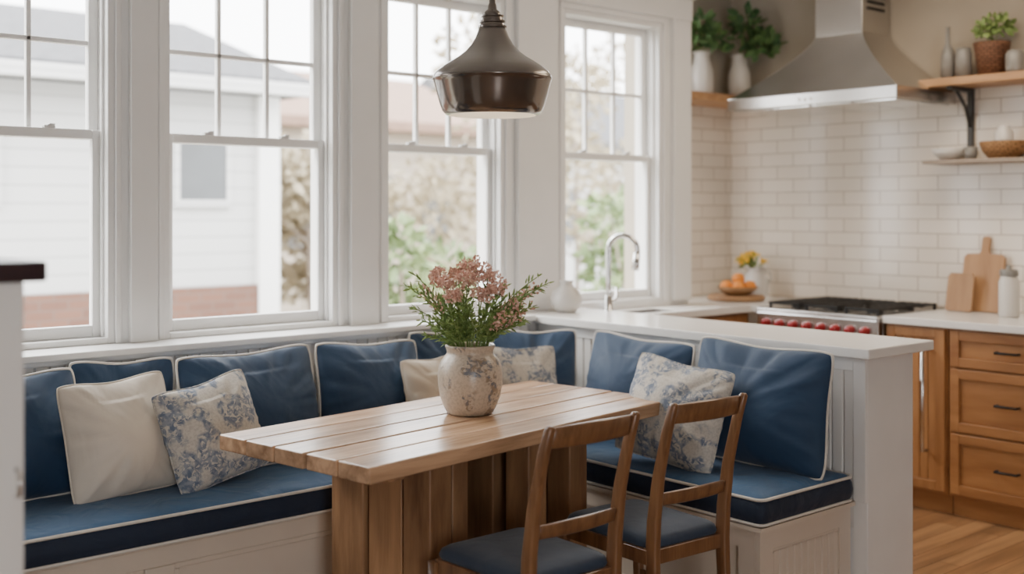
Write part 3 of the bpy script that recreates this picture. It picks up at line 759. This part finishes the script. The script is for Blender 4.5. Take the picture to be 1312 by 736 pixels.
loft_panels("canopy", rings, M_steel, hd)
box("chimney", (.312, .388, .413), (HX, .684, .779), M_steel, hd, 0.003)
boxes("vent", [((.36, .384, .54 + i * .035), (.53, .3885, .555 + i * .035)) for i in range(6)], M_black, hd, 0)
boxes("filter", [((.03, .02 + i * .255, .002), (.55, .26 + i * .255, 0.01)) for i in range(4)], M_chrome, hd, 0.002)
for i in range(3): lathe("button", [(0, .004), (.007, .004), (.008, 0)], M_chrome, hd, 16, (0, .50 + i * .035, .04), (0, -pi / 2, 0))
# shelves
sh1 = box("wall_shelf", (4.90, 4.20, 2.085), (5.685, 4.485, 2.13), M_shelf, None, 0.004); tag(sh1, "thick wooden shelf in the kitchen corner", "shelf")
sh2 = empty("wall_shelf", (5.43, 1.6, 2.085), 0, "thick wooden shelf on grey iron brackets", "shelf")
box("board", (0, 0, 0), (.257, 1.47, .04), M_shelf, sh2, 0.004)
for by in (1.30, .25):
    br_ = boxes("bracket", [((.235, by, -.34), (.257, by + .03, -.001)), ((.02, by, -.02), (.25, by + .03, -.001))], M_iron, sh2, 0.002)
    tube("brace", [(.24, by + .015, -.20), (.19, by + .015, -.10), (.10, by + .015, -.02)], .009, M_iron, br_, 8)
sh3 = empty("wall_shelf", (5.46, 1.6, 1.69), 0, "thin greyish wooden shelf above the worktop", "shelf")
box("board", (0, 0, 0), (.227, 1.47, .020), M_shelf2, sh3, 0.003)

def thing_lathe(name, prof, mat, loc, label, cat, seg=32):
    return tag(lathe(name, prof, mat, None, seg, loc), label, cat)
def potted(name, x, y, z, prof, pm, label, centers, n, L, W, lm, topz):
    e = empty(name, (x, y, z), 0, label, "plant")
    lathe("pot", prof, pm, e, 32)
    tops = [c for c, r in centers]
    V = []; F = []
    for c in tops:
        p = [Vector((0, 0, topz * .6)), Vector((c[0] * .3, c[1] * .3, topz + .02)), Vector(c)]
        for ring in [tube_rings(p, .003, 5)]:
            b = len(V)
            for r_ in ring: V += r_
            for i in range(len(ring) - 1):
                for j in range(5): F.append((b + i * 5 + j, b + i * 5 + (j + 1) % 5, b + (i + 1) * 5 + (j + 1) % 5, b + (i + 1) * 5 + j))
    obj("stem", V, F, M_stem, e)
    foliage("foliage", centers, n, L, W, lm, e)
    return e
jug = [(0, 0), (.055, 0), (.066, .01), (.07, .08), (.066, .15), (.05, .2), (.045, .24), (.055, .26), (.05, .258), (.04, .24), (.04, .2), (.02, .1), (0, .08)]
potted("potted_plant", 5.25, 4.36, 2.131, jug, M_ceramic, "leafy green plant in a tall white jug on the shelf", [((-.02, -.02, .36), .08), ((-.08, 0, .33), .07), ((.04, -.03, .34), .07), ((0, 0, .42), .06)], 120, .075, .045, M_leafd, .24)
potted("potted_plant", 5.54, 4.31, 2.131, jug, M_ceramic, "trailing green plant in a white jug beside the hood", [((0, -.02, .36), .10), ((.05, -.12, .32), .08), ((.0, -.20, .28), .07), ((0, -.05, .46), .07)], 170, .075, .045, M_leafd, .24)
Z2 = 2.126
thing_lathe("bottle", [(0, 0), (.035, 0), (.036, .12), (.03, .15), (.012, .19), (.010, .27), (.014, .275), (0, .275)], M_greyc, (5.56, 2.98, Z2), "grey ceramic bottle on the shelf", "bottle")
thing_lathe("canister", [(0, 0), (.04, 0), (.042, .13), (.036, .14), (.038, .155), (.02, .16), (0, .16)], M_greyc, (5.55, 2.89, Z2), "small grey lidded canister on the shelf", "jar")
potted("potted_plant", 5.56, 2.745, Z2, [(0, 0), (.065, 0), (.085, .14), (.09, .17), (.084, .17), (.075, .12), (0, .11)], M_basket, "small green herb in a dark woven pot on the shelf", [((0, 0, .24), .06), ((-.04, .02, .22), .05), ((.03, -.03, .25), .05)], 130, .04, .028, M_leaf, .15)
thing_lathe("jar", [(0, 0), (.04, 0), (.044, .02), (.044, .09), (.035, .105), (.032, .11), (0, .108)], M_greyc, (5.50, 2.60, Z2), "small grey ceramic jar on the shelf", "jar")
Z3 = 1.711
thing_lathe("bowl", [(0, 0), (.04, 0), (.075, .03), (.088, .06), (.084, .06), (.06, .025), (0, .012)], M_ceramic, (5.58, 2.985, Z3), "white ceramic bowl on the lower shelf", "bowl")
thing_lathe("cup", [(0, 0), (.026, 0), (.033, .03), (.035, .065), (.031, .065), (.026, .02), (0, .01)], M_greyc, (5.57, 2.86, Z3), "dark grey cup on the lower shelf", "cup")
thing_lathe("wicker_bowl", [(0, 0), (.07, 0), (.105, .04), (.118, .085), (.11, .085), (.09, .035), (0, .012)], M_wicker, (5.575, 2.69, Z3), "round woven wicker bowl on the lower shelf", "basket")
thing_lathe("jar", [(0, .012), (.04, .012), (.045, .03), (.045, .13), (.03, .145), (.034, .16), (0, .165)], M_ceramic, (5.575, 2.69, Z3 + .004), "pale lidded jar standing in the wicker bowl", "jar")
def cutting_board(y, w, h, hl, x, lean, label, th=.018):
    pts = [(-w / 2, .01), (-w / 2 + .01, 0), (w / 2 - .01, 0), (w / 2, .01), (w / 2, h - .02), (w / 2 - .015, h - .003)]
    if hl: pts += [(.028, h), (.020, h + .015), (.020, h + hl - .012), (.012, h + hl), (-.012, h + hl), (-.020, h + hl - .012), (-.020, h + .015), (-.028, h)]
    pts += [(-w / 2 + .015, h - .003), (-w / 2, h - .02)]
    r0 = [(-th / 2, p[0], p[1]) for p in pts]; r1 = [(th / 2, p[0], p[1]) for p in pts]
    o = loft("cutting_board", [r0, r1], M_board, None, False, True, (x, y, .933), (0, lean, 0))
    return tag(o, label, "cutting board")
cutting_board(2.83, .215, .30, .09, 5.60, R(12), "large wooden cutting board leaning on the tiles")
cutting_board(2.915, .14, .20, .0, 5.545, R(12), "small wooden cutting board leaning on a larger one")
gj = empty("glass_jar", (5.45, 2.605, .931), 0, "pale jar with a dark lid on the worktop", "jar")
lathe("body", [(0, 0), (.042, 0), (.048, .01), (.048, .17), (.040, .19), (.038, .20), (0, .20)], M_ceramic, gj, 28)
lathe("lid", [(.041, .20), (.043, .203), (.043, .225), (.038, .232), (.012, .234), (.014, .25), (0, .255)], M_greyc, gj, 28)
thing_lathe("serving_board", [(0, 0), (.155, 0), (.165, .01), (.165, .022), (.155, .03), (0, .03)], M_board, (5.28, 4.13, .931), "round wooden serving board on the worktop", "board")
thing_lathe("fruit_bowl", [(0, 0), (.06, 0), (.10, .025), (.118, .05), (.112, .05), (.09, .025), (0, .012)], M_board, (5.27, 4.11, .962), "shallow wooden bowl holding oranges", "bowl")
for (ox, oy, oz) in ((-.048, -.045, .05), (.04, -.055, .05), (.055, .035, .05), (-.045, .045, .05), (0.0, -0.005, .092)):
    o = lathe("orange", [(0, -.036), (.012, -.034), (.026, -.026), (.035, -.01), (.037, .003), (.032, .019), (.02, .031), (.008, .034), (0, .032)], M_orange, None, 20, (5.27 + ox, 4.11 + oy, .962 + oz))
    tag(o, "small ripe orange in the wooden bowl", "orange", "oranges in the bowl")
yf = empty("flower_pitcher", (5.52, 4.17, .931), 0, "white pitcher holding yellow flowers", "vase")
lathe("pitcher", [(0, 0), (.055, 0), (.07, .03), (.072, .10), (.056, .145), (.050, .165), (.060, .18), (.055, .178), (.045, .16), (0, .11)], M_ceramic, yf, 28)
tube("handle", [(.055, -.02, .155), (.095, -.035, .15), (.10, -.037, .11), (.066, -.025, .07)], .007, M_ceramic, yf)
V = []; F = []; V2 = []; F2 = []
for q in range(9):
    d = rnd_dir(.15, 1); c = Vector((0, 0, .165)) + d * .11
    for _ in range(24): leafgeo(V, F, c + rnd_dir() * .013, rnd_dir(-.2, 1), .026, .013)
    for _ in range(8): leafgeo(V2, F2, Vector((0, 0, .16)) + d * random.uniform(.0, .1), d + rnd_dir() * .6, .05, .015)
obj("blossom", V, F, M_yellow, yf); obj("foliage", V2, F2, M_leaf, yf)
thing_lathe("round_vase", [(0, 0), (.045, 0), (.07, .025), (.078, .06), (.066, .1), (.035, .125), (.03, .14), (.038, .152), (.033, .15), (.024, .13), (0, .1)], M_ceramic, (3.80, 4.0, .958), "small rounded off-white vase on the peninsula top", "vase")

# ------------------------------------------------------------------ outside
g = box("ground", (-30, 4.9, -.75), (50, 60, -.6), M_ground, None, 0); tag(g, "pale garden ground outside the windows", "ground", None, S)
h1 = empty("neighbor_house", (-3, 9, -.6), 0, "white clapboard neighbouring house with grey roof and brick base", "house")
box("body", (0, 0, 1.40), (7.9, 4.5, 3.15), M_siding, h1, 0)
box("brick_base", (-.05, -.05, 0), (7.95, 4.5, 1.40), M_brick, h1, 0)
loft("roof", [[(-.3, -.4, 3.05), (-.3, -.4, 3.17), (-.3, 2.2, 4.0), (-.3, 4.9, 3.17), (-.3, 4.9, 3.05)], [(8.15, -.4, 3.05), (8.15, -.4, 3.17), (8.15, 2.2, 4.0), (8.15, 4.9, 3.17), (8.15, 4.9, 3.05)]], M_roof, h1, False)
box("gutter", (-.3, -.46, 3.03), (8.15, -.36, 3.14), M_siding, h1, 0.01)
for wx in (5.2, 7.08):
    boxes("window", [((wx, -.04, 2.14), (wx + .42, -.01, 2.62))], M_darkpane, h1, 0)
    boxes("window_casing", [((wx - .05, -.05, 2.62), (wx + .47, 0, 2.68)), ((wx - .05, -.05, 2.08), (wx + .47, 0, 2.14)), ((wx - .05, -.05, 2.14), (wx, 0, 2.62)), ((wx + .42, -.05, 2.14), (wx + .47, 0, 2.62))], M_siding, h1, 0)
boxes("corner_board", [((7.8, -.07, 0), (8.0, .1, 3.05))], M_white, h1, 0)
h2 = empty("neighbor_house", (7.6, 15, -.6), 0, "tan neighbouring house with rust-coloured roof", "house")
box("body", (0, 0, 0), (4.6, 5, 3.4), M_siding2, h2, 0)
loft("roof", [[(-.4, -.4, 3.3), (-.4, -.4, 3.45), (-.4, 2.5, 4.5), (-.4, 5.4, 3.45), (-.4, 5.4, 3.3)], [(5.0, -.4, 3.3), (5.0, -.4, 3.45), (5.0, 2.5, 4.5), (5.0, 5.4, 3.45), (5.0, 5.4, 3.3)]], M_roof2, h2, False)
for x in (.8, 2.3, 3.4): box("window", (x, -.03, 1.5), (x + .6, 0, 2.6), M_darkpane, h2, 0)
h3 = empty("neighbor_house", (14.8, 17, -.6), 0, "pale distant house behind garden trees", "house")
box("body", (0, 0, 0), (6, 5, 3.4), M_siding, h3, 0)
loft("roof", [[(-.4, -.4, 3.3), (-.4, -.4, 3.45), (-.4, 2.5, 4.9), (-.4, 5.4, 3.45), (-.4, 5.4, 3.3)], [(6.4, -.4, 3.3), (6.4, -.4, 3.45), (6.4, 2.5, 4.9), (6.4, 5.4, 3.45), (6.4, 5.4, 3.3)]], M_roof, h3, False)
for x in (1.0, 3.6): box("window", (x, -.03, 1.4), (x + .7, 0, 2.5), M_darkpane, h3, 0)
def tree(x, y, h, mat, label, cr, n, bare=False):
    e = empty("tree", (x, y, -.6), 0, label, "tree")
    tube("trunk", [(0, 0, 0), (.03, .02, h * .3), (-.02, 0, h * .6), (0, 0, h * .85)], [.05, .04, .025, .012], M_bark, e, 8)
    cs = []
    V = []; F = []
    for i in range(12):
        z = h * random.uniform(.25, .8); a = random.uniform(0, 2 * pi); l = cr * random.uniform(.6, 1.1)
        end = Vector((math.cos(a) * l, math.sin(a) * l, z + l * .7)); cs.append((tuple(end), cr * .6))
        ring = tube_rings([Vector((0, 0, z)), end * .5 + Vector((0, 0, z * .5)), end], [.018, .012, .005], 5); b = len(V)
        for r_ in ring: V += r_
        for i2 in range(2):
            for j in range(5): F.append((b + i2 * 5 + j, b + i2 * 5 + (j + 1) % 5, b + (i2 + 1) * 5 + (j + 1) % 5, b + (i2 + 1) * 5 + j))
    obj("branch", V, F, M_bark, e)
    foliage("foliage", cs, n, .14, .08, mat, e)
def bush(x, y, r, h, mat, label, n=700):
    e = empty("bush", (x, y, -.6), 0, label, "bush")
    V = []; F = []
    cs = [((random.uniform(-r, r), random.uniform(-r, r) * .6, h * random.uniform(.2, .9)), r * .5) for _ in range(9)]
    for c, _ in cs:
        ring = tube_rings([Vector((0, 0, 0)), Vector(c) * .5, Vector(c)], [.02, .015, .006], 5); b = len(V)
        for r_ in ring: V += r_
        for i2 in range(2):
            for j in range(5): F.append((b + i2 * 5 + j, b + i2 * 5 + (j + 1) % 5, b + (i2 + 1) * 5 + (j + 1) % 5, b + (i2 + 1) * 5 + j))
    obj("branch", V, F, M_bark, e)
    foliage("foliage", cs, n, .12, .07, mat, e)
tree(6.3, 10.6, 3.0, M_tanleaf, "slender garden tree with sparse tan leaves", .65, 2600)
tree(9.3, 11.0, 4.2, M_tanleaf, "sparse garden tree with tan leaves", .9, 2200)
tree(12.2, 12.6, 4.6, M_tanleaf, "tall sparse tree behind the garden", 1.0, 2200)
bush(5.3, 7.4, .45, 2.1, M_outleaf, "green garden bush outside the windows", 900)
bush(6.9, 8.7, .45, 1.9, M_tanleaf, "tan garden shrub outside the windows", 1200)
bush(7.7, 7.0, .5, 2.3, M_outleaf, "green garden bush outside the kitchen window", 1000)
bush(9.6, 8.6, .5, 2.3, M_outleaf, "green garden bush near the fence", 1000)

# ------------------------------------------------------------------ light
w = bpy.data.worlds.new("world"); bpy.context.scene.world = w; w.use_nodes = True
bg = w.node_tree.nodes["Background"]; bg.inputs[0].default_value = (0.98, 0.985, 1.0, 1); bg.inputs[1].default_value = 12.0
def area(name, loc, rot, sx, sy, e, col=(1, 1, 1), portal=False):
    l = bpy.data.lights.new(name, 'AREA'); l.shape = 'RECTANGLE'; l.size = sx; l.size_y = sy; l.energy = e; l.color = col
    o = bpy.data.objects.new(name, l); COL.objects.link(o); o.location = loc; o.rotation_euler = rot
    if portal: l.cycles.is_portal = True
    return o
for i, (a, b) in enumerate(WIN):
    area("window_portal", ((a + b) / 2, YW + .22, (Z0 + Z1) / 2), (-pi / 2, 0, 0), b - a, Z1 - Z0, 1, portal=True)
area("rear_fill_portal", (-.8, -3.12, 1.1), (pi / 2, 0, 0), 1.4, 2.2, 1, portal=True)  # sampling portal for the added fill opening in the rear wall
area("ceiling_fill_light", (4.5, 2.4, 2.76), (0, 0, 0), .7, 1.6, 32, (1, .82, .62))  # unseen area light added to lift the interior exposure
sun = bpy.data.lights.new("sun", 'SUN'); sun.energy = 3; sun.angle = R(20); sun.color = (1, .95, .88)
so = bpy.data.objects.new("sun", sun); COL.objects.link(so); so.rotation_euler = (R(-48), 0, R(35))
print("DONE")
